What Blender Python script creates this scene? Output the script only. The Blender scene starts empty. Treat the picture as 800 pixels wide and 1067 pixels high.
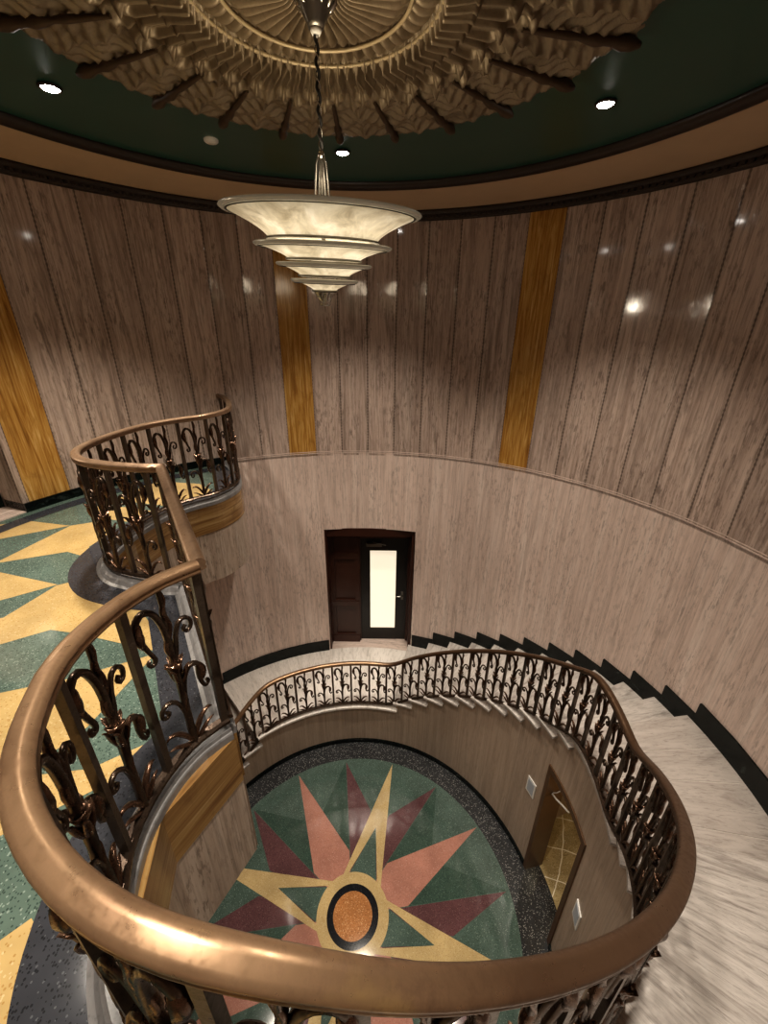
import bpy, math, random
import numpy as np
from mathutils import Vector, Matrix
from mathutils.geometry import tessellate_polygon
random.seed(7)
rng = np.random.default_rng(7)
COL = bpy.context.scene.collection
PI = math.pi
R = math.radians
SCALE = 1.15            # the room was measured in camera units; this brings it to metres
RO = 3.19               # inner radius of the great round wall
ZL, ZM, ZU = 0.775, 2.465, 4.16   # door landing, half landing, gallery floor
ZJ, ZC = 4.19, 6.78     # marble joint line, underside of the cornice
CEIL = 6.97

# ------------------------------------------------------------------ materials
class NT:
    def __init__(s, name):
        s.m = bpy.data.materials.new(name); s.m.use_nodes = True
        s.t = s.m.node_tree; s.b = s.t.nodes['Principled BSDF']
    def n(s, typ, **kw):
        nd = s.t.nodes.new(typ)
        for k, v in kw.items():
            if k.startswith('_'): setattr(nd, k[1:], v)
            else: nd.inputs[k.replace('__', ' ')].default_value = v
        return nd
    def l(s, a, b): s.t.links.new(a, b)
    def math(s, op, a, b=None, c=None, clamp=False):
        nd = s.t.nodes.new('ShaderNodeMath'); nd.operation = op; nd.use_clamp = clamp
        for i, v in enumerate((a, b, c)):
            if v is None: continue
            if isinstance(v, (int, float)): nd.inputs[i].default_value = v
            else: s.l(v, nd.inputs[i])
        return nd.outputs[0]
    def ramp(s, fac, stops, interp='LINEAR'):
        nd = s.t.nodes.new('ShaderNodeValToRGB'); cr = nd.color_ramp; cr.interpolation = interp
        while len(cr.elements) < len(stops): cr.elements.new(0.5)
        for e, (p, c) in zip(cr.elements, stops):
            e.position = p; e.color = (*c, 1) if len(c) == 3 else c
        s.l(fac, nd.inputs[0]); return nd.outputs[0]
    def mix(s, fac, a, b, typ='MIX'):
        nd = s.t.nodes.new('ShaderNodeMix'); nd.data_type = 'RGBA'; nd.blend_type = typ
        for sock, v in ((nd.inputs[0], fac), (nd.inputs[6], a), (nd.inputs[7], b)):
            if isinstance(v, (int, float)): sock.default_value = v
            elif isinstance(v, tuple): sock.default_value = (*v, 1)
            else: s.l(v, sock)
        return nd.outputs[2]
    def uv(s, sx=1, sy=1, sz=1, obj=False):
        tc = s.n('ShaderNodeTexCoord'); mp = s.n('ShaderNodeMapping')
        mp.inputs['Scale'].default_value = (sx, sy, sz)
        s.l(tc.outputs['Object' if obj else 'UV'], mp.inputs['Vector']); return mp.outputs[0]
    def noise(s, vec, scale, detail=4, rough=.55, dist=0):
        nd = s.n('ShaderNodeTexNoise'); nd.inputs['Scale'].default_value = scale
        nd.inputs['Detail'].default_value = detail; nd.inputs['Roughness'].default_value = rough
        nd.inputs['Distortion'].default_value = dist
        s.l(vec, nd.inputs['Vector']); return nd.outputs['Fac']
    def bump(s, h, strength=.3, dist=.01):
        nd = s.n('ShaderNodeBump'); nd.inputs['Strength'].default_value = strength
        nd.inputs['Distance'].default_value = dist
        s.l(h, nd.inputs['Height']); s.l(nd.outputs[0], s.b.inputs['Normal'])
    def out(s, col, rough=.4, metal=0, spec=.5, coat=0):
        if isinstance(col, tuple): s.b.inputs['Base Color'].default_value = (*col, 1)
        else: s.l(col, s.b.inputs['Base Color'])
        if isinstance(rough, (int, float)): s.b.inputs['Roughness'].default_value = rough
        else: s.l(rough, s.b.inputs['Roughness'])
        s.b.inputs['Metallic'].default_value = metal
        s.b.inputs['Specular IOR Level'].default_value = spec
        if coat: s.b.inputs['Coat Weight'].default_value = coat; s.b.inputs['Coat Roughness'].default_value = .08
        return s.m

PW = R(6.25) * RO
def travertine(name, base, dark, light, groove, pw=PW, rough=.2, seam=True, bands=.4, pits=.72):
    s = NT(name)
    tc = s.n('ShaderNodeTexCoord'); sp = s.n('ShaderNodeSeparateXYZ'); s.l(tc.outputs['UV'], sp.inputs[0])
    u, v = sp.outputs[0], sp.outputs[1]
    k = s.math('DIVIDE', s.math('SUBTRACT', u, R(1.4) * RO), pw)
    fl = s.math('FLOOR', k)
    wn = s.n('ShaderNodeTexWhiteNoise', _noise_dimensions='1D'); s.l(fl, wn.inputs['W'])
    # every slab shows its own cut of stone
    cb = s.n('ShaderNodeCombineXYZ')
    s.l(u, cb.inputs[0]); s.l(s.math('ADD', v, s.math('MULTIPLY', wn.outputs[0], 37.)), cb.inputs[1])
    s.l(s.math('MULTIPLY', wn.outputs[0], 11.), cb.inputs[2])
    def mp(sx, sy):
        m = s.n('ShaderNodeMapping'); m.inputs['Scale'].default_value = (sx, sy, 1); s.l(cb.outputs[0], m.inputs[0]); return m.outputs[0]
    n1 = s.noise(mp(14, .5), 1.0, 5, .6, .5)      # broad vertical bands
    n2 = s.noise(mp(55, 3.5), 1.0, 6, .72, .4)     # fine streaks
    n3 = s.noise(mp(52, 9), 1.0, 4, .7)          # pits
    n4 = s.noise(mp(5, 1.6), 1.0, 4, .6, .4)
    c = s.ramp(n1, [(.28, dark), (.5, base), (.72, light)])
    c = s.mix(s.ramp(n2, [(.38, (0, 0, 0)), (.62, (1, 1, 1))]), s.mix(bands, c, dark), c)
    st = s.noise(mp(58, 1.3), 1.0, 6, .72, .5)       # long thin dark streaks
    c = s.mix(s.math('MULTIPLY', s.ramp(st, [(.36, (1, 1, 1)), (.5, (0, 0, 0))]), .5 * pits / .6), c, tuple(x * .62 for x in dark))
    vn = s.noise(mp(17, 1.1), 1.0, 5, .65, 1.2)       # broken vein clusters
    c = s.mix(s.math('MULTIPLY', s.ramp(vn, [(.52, (0, 0, 0)), (.66, (1, 1, 1))]), .62 * pits / .6 if seam else .35), c, tuple(x * .62 for x in dark))
    pit = s.ramp(n3, [(.52, (0, 0, 0)), (.6, (1, 1, 1))])
    gate = s.ramp(n4, [(.38, (1, 1, 1)), (.62, (0.12, .12, .12))])
    pf = s.math('MULTIPLY', s.math('MULTIPLY', pit, gate), pits)
    c = s.mix(pf, c, tuple(x * .42 for x in dark))
    tint = s.math('ADD', s.math('MULTIPLY', wn.outputs[0], .16), .94)
    tn = s.n('ShaderNodeCombineColor'); [s.l(tint, tn.inputs[i]) for i in range(3)]
    c = s.mix(1., c, tn.outputs[0], 'MULTIPLY')
    fr = s.math('FRACT', k)
    d = s.math('MULTIPLY', s.math('MINIMUM', fr, s.math('SUBTRACT', 1., fr)), pw)
    if seam:      # narrow seam worked with little diagonal cuts
        zig = s.math('MULTIPLY', s.math('ABSOLUTE', s.math('SUBTRACT', s.math('FRACT', s.math('MULTIPLY', v, 26.)), .5)), .012)
        w = s.math('ADD', zig, groove)
        g = s.math('LESS_THAN', d, w)
        c = s.mix(s.math('MULTIPLY', g, .82), c, tuple(x * .25 for x in dark))
        soft = s.math('SUBTRACT', 1., s.math('MINIMUM', s.math('DIVIDE', d, .03), 1.))
        c = s.mix(s.math('MULTIPLY', soft, .3), c, tuple(x * .5 for x in dark))
    else:
        g = s.math('LESS_THAN', d, groove)
        c = s.mix(s.math('MULTIPLY', g, .4), c, tuple(x * .4 for x in dark))
    s.bump(s.math('SUBTRACT', s.math('MULTIPLY', pf, -.5), g), .12, .003)
    return s.out(c, s.ramp(n2, [(.3, (rough * 1.7,) * 3), (.7, (rough,) * 3)]), 0, .45)

def golden(name, along='v', dim=1., sat=1.):
    s = NT(name)
    vec = s.uv(30, 1.6) if along == 'v' else s.uv(1.2, 26)
    n1 = s.noise(vec, 1., 6, .62, 1.2)
    n2 = s.noise(s.uv(7, 3), 1., 4, .6, 1.5)
    c = s.ramp(n1, [(.25, (.17 * dim, .07 * dim, .016 * dim)), (.42, (.40 * dim, .20 * dim, .045 * dim)), (.55, (.54 * dim, .31 * dim, .085 * dim)), (.75, (.74 * dim, .52 * dim, .22 * dim))])
    c = s.mix(s.ramp(n2, [(.55, (0, 0, 0)), (.7, (.4, .4, .4))]), c, (.24 * dim, .11 * dim, .025 * dim))
    hs = s.n('ShaderNodeHueSaturation'); hs.inputs['Saturation'].default_value = sat; s.l(c, hs.inputs['Color']); c = hs.outputs[0]
    return s.out(c, .14, 0, .5)

def marble_white(name, sx, sy, base=(.62, .575, .53), vein=(.30, .265, .235), amt=.65):
    s = NT(name)
    oi = s.n('ShaderNodeObjectInfo'); vec = s.uv(sx, sy)
    ad = s.n('ShaderNodeVectorMath', _operation='ADD'); s.l(vec, ad.inputs[0])
    cbx = s.n('ShaderNodeCombineXYZ'); s.l(s.math('MULTIPLY', oi.outputs['Random'], 19.), cbx.inputs[1]); s.l(s.math('MULTIPLY', oi.outputs['Random'], 7.), cbx.inputs[2])
    s.l(cbx.outputs[0], ad.inputs[1]); vec = ad.outputs[0]
    n1 = s.noise(vec, 1., 7, .68, .9)
    n2 = s.noise(vec, 5.5, 7, .75, .5)
    f = s.ramp(n1, [(.34, (1, 1, 1)), (.47, (.35, .35, .35)), (.6, (0, 0, 0))])
    g = s.ramp(n2, [(.36, (1, 1, 1)), (.48, (0, 0, 0))])
    c = s.mix(s.math('MULTIPLY', f, amt), base, vein)
    c = s.mix(s.math('MULTIPLY', g, .45), c, tuple(x * .6 for x in vein))
    return s.out(c, .28, 0, .45)

def black_marble(name):
    s = NT(name)
    n = s.noise(s.uv(4, 6), 1.5, 7, .7, 1.5)
    c = s.ramp(n, [(.45, (.006, .009, .008)), (.6, (.013, .02, .018)), (.68, (.06, .075, .07)), (.72, (.012, .017, .016))])
    return s.out(s.mix(1., c, (.6, .6, .6), 'MULTIPLY'), .22, 0, .3)

def terrazzo(name, base, chip_dark, chip_light, scale=75, rough=.08, dens=.35, hi=.12, grid=None):
    s = NT(name)
    vec = s.uv(1, 1)
    vo = s.n('ShaderNodeTexVoronoi'); vo.inputs['Scale'].default_value = scale * 1.7; s.l(vec, vo.inputs['Vector'])
    sp = s.n('ShaderNodeSeparateColor'); s.l(vo.outputs['Color'], sp.inputs[0])
    near = s.math('LESS_THAN', vo.outputs['Distance'], .42)
    isd = s.math('MULTIPLY', s.math('LESS_THAN', sp.outputs[0], dens), near)
    isl = s.math('MULTIPLY', s.math('GREATER_THAN', sp.outputs[0], 1 - hi), near)
    cl = s.noise(vec, 3., 4, .6)
    c = s.mix(s.ramp(cl, [(.3, (0, 0, 0)), (.7, (1, 1, 1))]), tuple(x * .8 for x in base), tuple(min(1, x * 1.18) for x in base))
    c = s.mix(s.math('MULTIPLY', isd, .8), c, chip_dark)
    c = s.mix(s.math('MULTIPLY', isl, .8), c, chip_light)
    if grid:
        tc = s.n('ShaderNodeTexCoord'); q = s.n('ShaderNodeMapping'); q.inputs['Rotation'].default_value = (0, 0, .6); q.inputs['Scale'].default_value = (2.4, 2.4, 1)
        s.l(tc.outputs['UV'], q.inputs[0]); sx = s.n('ShaderNodeSeparateXYZ'); s.l(q.outputs[0], sx.inputs[0])
        a = s.math('LESS_THAN', s.math('FRACT', sx.outputs[0]), .03); b = s.math('LESS_THAN', s.math('FRACT', sx.outputs[1]), .03)
        c = s.mix(s.math('MAXIMUM', a, b), c, grid)
    return s.out(c, rough, 0, .5)

def bronze(name, col, dark, gold, rough=.36, metal=.85, scale=6, darken_x=False):
    s = NT(name)
    vec = s.uv(scale, scale, scale, obj=True)
    n1 = s.noise(vec, .55, 5, .6, .8); n2 = s.noise(vec, 7., 4, .7)
    c = s.ramp(n1, [(.3, dark), (.48, col), (.62, col), (.76, gold)])
    c = s.mix(s.ramp(n2, [(.5, (0, 0, 0)), (.75, (.5, .5, .5))]), c, dark)
    if darken_x:     # base colour deepens to dark brown towards +x, over the stair run
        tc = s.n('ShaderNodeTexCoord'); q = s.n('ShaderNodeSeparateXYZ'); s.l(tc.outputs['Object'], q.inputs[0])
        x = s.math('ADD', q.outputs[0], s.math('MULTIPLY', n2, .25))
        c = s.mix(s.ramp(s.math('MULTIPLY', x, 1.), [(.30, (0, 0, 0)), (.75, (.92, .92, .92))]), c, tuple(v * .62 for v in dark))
    return s.out(c, s.ramp(n2, [(.3, (rough - .08,) * 3), (.7, (rough + .12,) * 3)]), metal, .5)

def plain(name, col, rough=.5, metal=0, var=.12, scale=9, emit=None, spec=.5, coat=0):
    s = NT(name)
    n1 = s.noise(s.uv(scale, scale, scale, obj=True), 1., 4, .6)
    c = s.mix(n1, tuple(x * (1 - var) for x in col), tuple(min(1, x * (1 + var)) for x in col))
    if emit:
        s.b.inputs['Emission Color'].default_value = (*emit[0], 1); s.b.inputs['Emission Strength'].default_value = emit[1]
    return s.out(c, rough, metal, spec, coat)

M = {}
M['trav_up'] = travertine('travertine_upper', (.58, .46, .395), (.40, .305, .255), (.67, .555, .485), .0035, rough=.05)
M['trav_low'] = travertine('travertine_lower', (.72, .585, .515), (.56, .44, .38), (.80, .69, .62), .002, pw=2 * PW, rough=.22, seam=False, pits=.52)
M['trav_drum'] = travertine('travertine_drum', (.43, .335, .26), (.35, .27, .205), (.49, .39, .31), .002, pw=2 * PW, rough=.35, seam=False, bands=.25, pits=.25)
M['trav_fascia'] = travertine('travertine_fascia', (.42, .34, .275), (.31, .24, .19), (.52, .44, .37), .0015, pw=1.6 * PW, rough=.25, seam=False)
M['gold_v'] = golden('golden_marble_panel', 'v')
M['gold_h'] = golden('golden_marble_band', 'h', .55, .9)
M['tread'] = marble_white('tread_marble', 2.2, 13, (.55, .51, .475), (.20, .175, .158), .8)
M['half'] = marble_white('half_landing_marble', 1.8, 9, (.47, .425, .39), (.22, .19, .17), .6)
M['slab'] = marble_white('landing_marble', 2.0, 9, (.76, .71, .66), (.4, .36, .32), amt=.5)
M['curb'] = marble_white('grey_marble', 8, 8, (.21, .205, .205), (.09, .088, .09), .75)
M['black'] = black_marble('black_marble')
M['t_green'] = terrazzo('terrazzo_green', (.07, .104, .088), (.026, .042, .036), (.2, .26, .22), 70)
M['t_dgreen'] = terrazzo('terrazzo_deep_green', (.045, .075, .06), (.02, .033, .028), (.13, .19, .16), 75)
M['t_maroon'] = terrazzo('terrazzo_maroon', (.105, .052, .055), (.045, .02, .024), (.2, .13, .13), 75)
M['t_pink'] = terrazzo('terrazzo_pink', (.35, .175, .135), (.24, .11, .085), (.46, .3, .25), 75)
M['t_cream'] = terrazzo('terrazzo_cream', (.43, .325, .165), (.3, .2, .09), (.55, .46, .3), 75)
M['t_amber'] = terrazzo('terrazzo_amber', (.36, .165, .065), (.2, .08, .03), (.6, .38, .2), 60, dens=.45, hi=.25)
M['t_black'] = terrazzo('terrazzo_black', (.03, .031, .033), (.012, .012, .013), (.30, .30, .29), 60, dens=.3, hi=.2)
M['t_ink'] = terrazzo('terrazzo_ink', (.013, .014, .017), (.008, .008, .01), (.05, .05, .055), 60, hi=.05)
M['u_green'] = terrazzo('gallery_terrazzo_green', (.098, .14, .118), (.03, .05, .044), (.25, .31, .27), 70, dens=.4, hi=.16)
M['u_yellow'] = terrazzo('gallery_terrazzo_yellow', (.47, .335, .15), (.34, .2, .07), (.58, .45, .26), 70, dens=.22)
M['u_grey'] = terrazzo('gallery_terrazzo_charcoal', (.045, .047, .055), (.016, .016, .018), (.10, .105, .115), 75, hi=.07)
M['g_floor'] = terrazzo('corridor_terrazzo', (.36, .29, .16), (.2, .15, .07), (.56, .5, .36), 45, grid=(.75, .7, .58))
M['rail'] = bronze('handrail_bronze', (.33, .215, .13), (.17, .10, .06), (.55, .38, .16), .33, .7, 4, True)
M['rail_dark'] = bronze('gallery_handrail_bronze', (.32, .215, .14), (.18, .115, .075), (.46, .33, .19), .34, .7, 4)
M['iron'] = bronze('baluster_bronze', (.10, .072, .054), (.04, .027, .021), (.20, .15, .115), .3, .85, 9)
M['bar'] = bronze('baluster_bar_bronze', (.12, .095, .075), (.055, .04, .031), (.20, .16, .125), .33, .8, 9)
M['leaf'] = bronze('leaf_bronze', (.15, .09, .06), (.06, .033, .023), (.34, .26, .19), .28, .85, 14)
M['wood'] = plain('mahogany', (.045, .016, .010), .32, 0, .3, 5)
M['wood_b'] = plain('brown_wood_lining', (.10, .052, .024), .35, 0, .3, 5)
M['ebony'] = plain('black_painted_door', (.008, .0075, .0075), .35, 0, .2)
M['frost'] = plain('frosted_glass', (.8, .74, .62), .3, 0, .05, 3, ((1, .88, .68), .62))
M['nickel'] = plain('nickel', (.55, .54, .5), .22, 1., .08)
M['chrome_dark'] = plain('aged_nickel', (.20, .19, .17), .3, .9, .2)
M['cord'] = plain('black_cord', (.012, .011, .01), .45)
M['green'] = plain('green_ceiling_paint', (.030, .095, .073), .3, 0, .1, 2, coat=.2)
M['tan'] = plain('tan_cove_paint', (.60, .45, .30), .6, 0, .1, 3)
M['trim'] = plain('dark_bronze_cornice', (.035, .022, .014), .4, .2, .25, 20)
M['gilt'] = bronze('gilded_plaster', (.27, .215, .145), (.15, .112, .07), (.37, .30, .205), .42, .35, 5)
M['gilt_light'] = plain('pale_gilded_bead', (.5, .41, .26), .4, .3, .15)
M['rib'] = plain('dark_gilded_rib', (.085, .055, .032), .5, .3, .3)
M['white'] = plain('white_enamel', (.75, .74, .7), .4, 0, .03)
M['plaque'] = plain('pale_blue_plaque', (.42, .45, .5), .3, 0, .1)
M['lamp'] = plain('lamp_lens', (1, 1, 1), .3, 0, 0, 3, ((1, .96, .9), 60.))
def glow_glass():
    s = NT('etched_glass')
    n = s.noise(s.uv(9, 9, 3, obj=True), 1., 6, .65, .8); n2 = s.noise(s.uv(60, 60, 20, obj=True), 1., 3, .6)
    c = s.ramp(n, [(.32, (.30, .225, .125)), (.5, (.66, .53, .335)), (.68, (.95, .80, .56))])
    c = s.mix(s.math('MULTIPLY', n2, .35), c, (.3, .26, .19))
    ge = s.n('ShaderNodeNewGeometry'); sz = s.n('ShaderNodeSeparateXYZ')
    tc = s.n('ShaderNodeTexCoord'); s.l(tc.outputs['UV'], sz.inputs[0])
    fall = s.ramp(sz.outputs[1], [(0., (1, 1, 1)), (.45, (.8, .8, .8)), (1., (.24, .25, .24))])   # brighter near the lamps inside
    e = s.mix(1., c, fall, 'MULTIPLY'); s.l(e, s.b.inputs['Emission Color']); s.b.inputs['Emission Strength'].default_value = 1.02
    return s.out((.45, .42, .35), .25, 0, .6)
M['glass'] = glow_glass()
M['rimglass'] = plain('pale_glass_rim', (.42, .40, .34), .25, .3, .1, emit=((1, .85, .6), .06))

# ------------------------------------------------------------------ mesh builder
class MB:
    def __init__(s): s.v = []; s.f = []; s.mi = []; s.uv = []; s.smooth = []; s.mats = []
    def mat(s, m):
        if m not in s.mats: s.mats.append(m)
        return s.mats.index(m)
    def face(s, pts, m, uvs=None, sm=False):
        b = len(s.v); s.v += [tuple(p) for p in pts]; s.f.append(tuple(range(b, b + len(pts))))
        s.mi.append(s.mat(m)); s.smooth.append(sm); s.uv.append(uvs or [(p[0], p[1]) for p in pts])
    def grid(s, P, m, closed_u=False, closed_v=False, uvf=None, sm=True):
        """P[i][j] points; shared vertices"""
        b = len(s.v); nu = len(P); nv = len(P[0])
        for row in P: s.v += [tuple(p) for p in row]
        k = s.mat(m)
        for i in range(nu if closed_u else nu - 1):
            for j in range(nv if closed_v else nv - 1):
                i2, j2 = (i + 1) % nu, (j + 1) % nv
                s.f.append((b + i * nv + j, b + i2 * nv + j, b + i2 * nv + j2, b + i * nv + j2)); s.mi.append(k); s.smooth.append(sm)
                if uvf: s.uv.append([uvf(i, j), uvf(i + 1, j), uvf(i + 1, j + 1), uvf(i, j + 1)])
                else: s.uv.append([(P[i][j][0], P[i][j][1]), (P[i2][j][0], P[i2][j][1]), (P[i2][j2][0], P[i2][j2][1]), (P[i][j2][0], P[i][j2][1])])
    def block(s, r0, r1, a0, a1, z0, z1, m, seg=6.25, sm=False, mtop=None):
        """solid curved block between two radii, two azimuths (degrees) and two heights"""
        n = max(1, int(math.ceil((a1 - a0) / seg - 1e-6)))
        A = [a0 + (a1 - a0) * i / n for i in range(n + 1)]
        P = lambda r, a, z: (r * math.cos(R(a)), r * math.sin(R(a)), z)
        U = lambda a: R(a) * RO
        mt = mtop or m
        for x, y in zip(A, A[1:]):
            s.face([P(r0, y, z0), P(r0, x, z0), P(r0, x, z1), P(r0, y, z1)], m, [(U(y), z0), (U(x), z0), (U(x), z1), (U(y), z1)], sm)
            s.face([P(r1, x, z0), P(r1, y, z0), P(r1, y, z1), P(r1, x, z1)], m, [(U(x), z0), (U(y), z0), (U(y), z1), (U(x), z1)], sm)
            s.face([P(r0, x, z1), P(r1, x, z1), P(r1, y, z1), P(r0, y, z1)], mt, [(r0, U(x)), (r1, U(x)), (r1, U(y)), (r0, U(y))])
            s.face([P(r0, x, z0), P(r0, y, z0), P(r1, y, z0), P(r1, x, z0)], m, [(r0, U(x)), (r0, U(y)), (r1, U(y)), (r1, U(x))])
        s.face([P(r0, a0, z0), P(r1, a0, z0), P(r1, a0, z1), P(r0, a0, z1)], m, [(r0, z0), (r1, z0), (r1, z1), (r0, z1)])
        s.face([P(r1, a1, z0), P(r0, a1, z0), P(r0, a1, z1), P(r1, a1, z1)], m, [(r1, z0), (r0, z0), (r0, z1), (r1, z1)])
    def lathe(s, prof, m, n=48, a0=0, a1=360, vuv=None, sm=True):
        full = abs(a1 - a0) >= 359.9
        P = []
        for i in range(n + (0 if full else 1)):
            a = R(a0 + (a1 - a0) * i / n)
            P.append([(r * math.cos(a), r * math.sin(a), z) for r, z in prof])
        L = max(1, len(prof) - 1)
        s.grid(P, m, closed_u=full, uvf=lambda i, j: (i / n * 4, (vuv[j] if vuv else j / L)), sm=sm)
    def box(s, c, d, m, rot=0):
        x, y, z = (q / 2 for q in d); ca, sa = math.cos(rot), math.sin(rot)
        T = lambda p: (c[0] + p[0] * ca - p[1] * sa, c[1] + p[0] * sa + p[1] * ca, c[2] + p[2])
        V = [T((i, j, k)) for k in (-z, z) for j in (-y, y) for i in (-x, x)]
        for q, ax in (((0, 2, 3, 1), 0), ((4, 5, 7, 6), 0), ((0, 1, 5, 4), 1), ((2, 6, 7, 3), 1), ((0, 4, 6, 2), 2), ((1, 3, 7, 5), 2)):
            pts = [V[i] for i in q]
            s.face(pts, m, [((p[0] + p[1], p[2]) if ax else (p[0], p[1])) for p in pts])
    def poly(s, pts, z, m):
        tr = tessellate_polygon([[Vector((p[0], p[1], 0)) for p in pts]])
        for t in tr:
            q = [pts[i] for i in t]
            ar = (q[1][0] - q[0][0]) * (q[2][1] - q[0][1]) - (q[2][0] - q[0][0]) * (q[1][1] - q[0][1])
            if ar < 0: q = q[::-1]
            s.face([(p[0], p[1], z) for p in q], m)
    def tube(s, pts, rad, m, n=8, flat=None, cap=True, sm=True):
        """round sweep along any 3-D polyline; rad number or list"""
        P = [Vector(p) for p in pts]; N = len(P); rows = []
        up = None
        for i in range(N):
            t = (P[min(i + 1, N - 1)] - P[max(i - 1, 0)])
            t = t.normalized() if t.length > 1e-9 else Vector((0, 0, 1))
            if up is None:
                up = Vector((0, 1, 0)) if abs(t.y) < .9 else Vector((1, 0, 0))
            a = (up - t * up.dot(t)).normalized(); b = t.cross(a); up = a
            r = rad[i] if isinstance(rad, (list, tuple)) else rad
            fa, fb = flat[i] if isinstance(flat, list) else (flat or (1, 1))
            rows.append([P[i] + a * (math.cos(2 * PI * j / n) * r * fa) + b * (math.sin(2 * PI * j / n) * r * fb) for j in range(n)])
        s.grid(rows, m, closed_v=True, sm=sm)
        if cap:
            s.face(rows[0][::-1], m); s.face(rows[-1], m)
    def sweep(s, path, prof, m, cap=True, sm=True, uvlen=True):
        """profile (offset to the side, height) carried along a path that stays upright"""
        N = len(path); rows = []; S = [0]
        for i in range(1, N): S.append(S[-1] + math.dist(path[i][:2], path[i - 1][:2]))
        nr = normals(path)
        pl = [0]
        for a, b in zip(prof, prof[1:]): pl.append(pl[-1] + math.dist(a, b))
        for i in range(N):
            rows.append([(path[i][0] + nr[i][0] * o, path[i][1] + nr[i][1] * o, path[i][2] + h) for o, h in prof])
        closed = prof[0] != prof[-1]
        pl.append(pl[-1] + math.dist(prof[-1], prof[0]))
        s.grid(rows, m, closed_v=closed, sm=sm, uvf=lambda i, j: (S[i], pl[j]))
        if cap:
            s.face(rows[0][::-1] if closed else rows[0][:-1][::-1], m); s.face(rows[-1] if closed else rows[-1][:-1], m)
    def build(s, name, parent=None, merge=False, auto=None):
        me = bpy.data.meshes.new(name); me.from_pydata(s.v, [], s.f)
        for m in s.mats: me.materials.append(M[m])
        me.polygons.foreach_set('material_index', s.mi); me.polygons.foreach_set('use_smooth', s.smooth)
        ul = me.uv_layers.new(name='UVMap')
        ul.data.foreach_set('uv', [c for f in s.uv for p in f for c in p])
        me.update(); me.validate()
        if merge:
            import bmesh
            bm = bmesh.new(); bm.from_mesh(me); bmesh.ops.remove_doubles(bm, verts=bm.verts, dist=1e-5); bm.to_mesh(me); bm.free()
        o = bpy.data.objects.new(name, me); COL.objects.link(o)
        if parent: o.parent = parent
        return o

def normals(path):
    """unit normals pointing to the left of travel"""
    N = len(path); out = []
    for i in range(N):
        a, b = path[max(i - 1, 0)], path[min(i + 1, N - 1)]
        dx, dy = b[0] - a[0], b[1] - a[1]; L = math.hypot(dx, dy) or 1
        out.append((-dy / L, dx / L))
    return out
def offset(path, d):
    nr = normals(path); return [(p[0] + n[0] * d, p[1] + n[1] * d) + tuple(p[2:]) for p, n in zip(path, nr)]
def catmull(pts, step=.03):
    out = []
    P = [pts[0]] + list(pts) + [pts[-1]]
    for i in range(1, len(P) - 2):
        a, b, c, d = (np.array(P[k], float) for k in (i - 1, i, i + 1, i + 2))
        n = max(2, int(np.linalg.norm(c - b) / step))
        for k in range(n):
            t = k / n
            out.append(tuple(.5 * ((2 * b) + (c - a) * t + (2 * a - 5 * b + 4 * c - d) * t * t + (-a + 3 * b - 3 * c + d) * t ** 3)))
    out.append(tuple(pts[-1])); return out
def pol(r, a, z=None):
    p = (r * math.cos(R(a)), r * math.sin(R(a))); return p if z is None else (*p, z)

def structure(o, label=None):
    o['kind'] = 'structure'
    if label: o['label'] = label
    return o
def tag(o, label, cat, group=None):
    o['label'] = label; o['category'] = cat
    if group: o['group'] = group
    return o
def empty(name, loc=(0, 0, 0)):
    o = bpy.data.objects.new(name, None); COL.objects.link(o); o.location = loc; o.empty_display_size = .1; return o

# ------------------------------------------------------------------ plan of the well
U_PTS = [(-1.675, 2.70), (-1.53, 2.52), (-1.36, 2.16), (-1.26, 1.80), (-1.34, 1.50), (-1.52, 1.30), (-1.66, 1.08), (-1.735, .72), (-1.725, .42),
         (-1.655, .25), (-1.52, .115), (-1.34, .045), (-1.17, .01), (-1.03, 0.0)]
CG, CH = (-1.0, .01), (-.352, -1.035)
OV_PTS = [CH, (-.43, -1.125), (-.482, -1.235), (-.506, -1.36), (-.502, -1.48), (-.46, -1.63), (-.40, -1.745), (-.315, -1.838), (-.22, -1.905), (-.12, -1.953), (0.0, -1.99), (.11, -2.003), (.21, -2.005)]
ZRAIL = 4.98
def nose1(a): return ZL + .141 + (76.1 - a) / 6.2 * .1408
def nose2(a): return ZM + .141 + (-15.7 - a) / 6.2 * .1413
def railz(a):
    if a < -84: return ZRAIL
    if a < -15: z = nose2(a) + .735
    elif a < 8: z = ZM + .80
    elif a < 76: z = nose1(a) + .725
    elif a < 127: z = ZL + .79
    else: z = ZL + .79 - (a - 127) / 6.2 * .155
    return z
def railr(a):
    return 2.0 + (.02 if a > 20 else -.03 * min(1, max(0, (20 - a) / 30)) if a > -50 else -.03 + .035 * min(1, (-50 - a) / 34))
AZ = np.arange(-84, 158.1, 1.0)
zz = np.array([railz(a) for a in AZ])
pad = np.concatenate([np.full(12, ZRAIL), zz, np.full(12, zz[-1]) - np.arange(1, 13) * .025])
ker = np.hanning(11); ker /= ker.sum()
zz = np.convolve(pad, ker, 'same')[12:-12]
rr = np.convolve(np.concatenate([np.full(12, 2.005), [railr(a) for a in AZ], np.full(12, railr(158))]), ker, 'same')[12:-12]
U2 = catmull(U_PTS, .04)
G2H = [tuple(np.array(CG) * (1 - t) + np.array(CH) * t) for t in np.linspace(0, 1, 16)]
OV2 = catmull(OV_PTS, .04)
pathU = [(x, y, ZRAIL) for x, y in U2 + G2H]
pathS = [(x, y, ZRAIL) for x, y in OV2[:-1]] + [(*pol(r, a), z) for r, a, z in zip(rr, AZ, zz)]
def smooth(path, n):
    A = np.array(path); 
    for _ in range(n):
        B = A.copy(); B[1:-1] = .25 * A[:-2] + .5 * A[1:-1] + .25 * A[2:]; A = B
    return [tuple(p) for p in A]
pathS = pathS[:12] + smooth(pathS[12:], 12)
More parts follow.
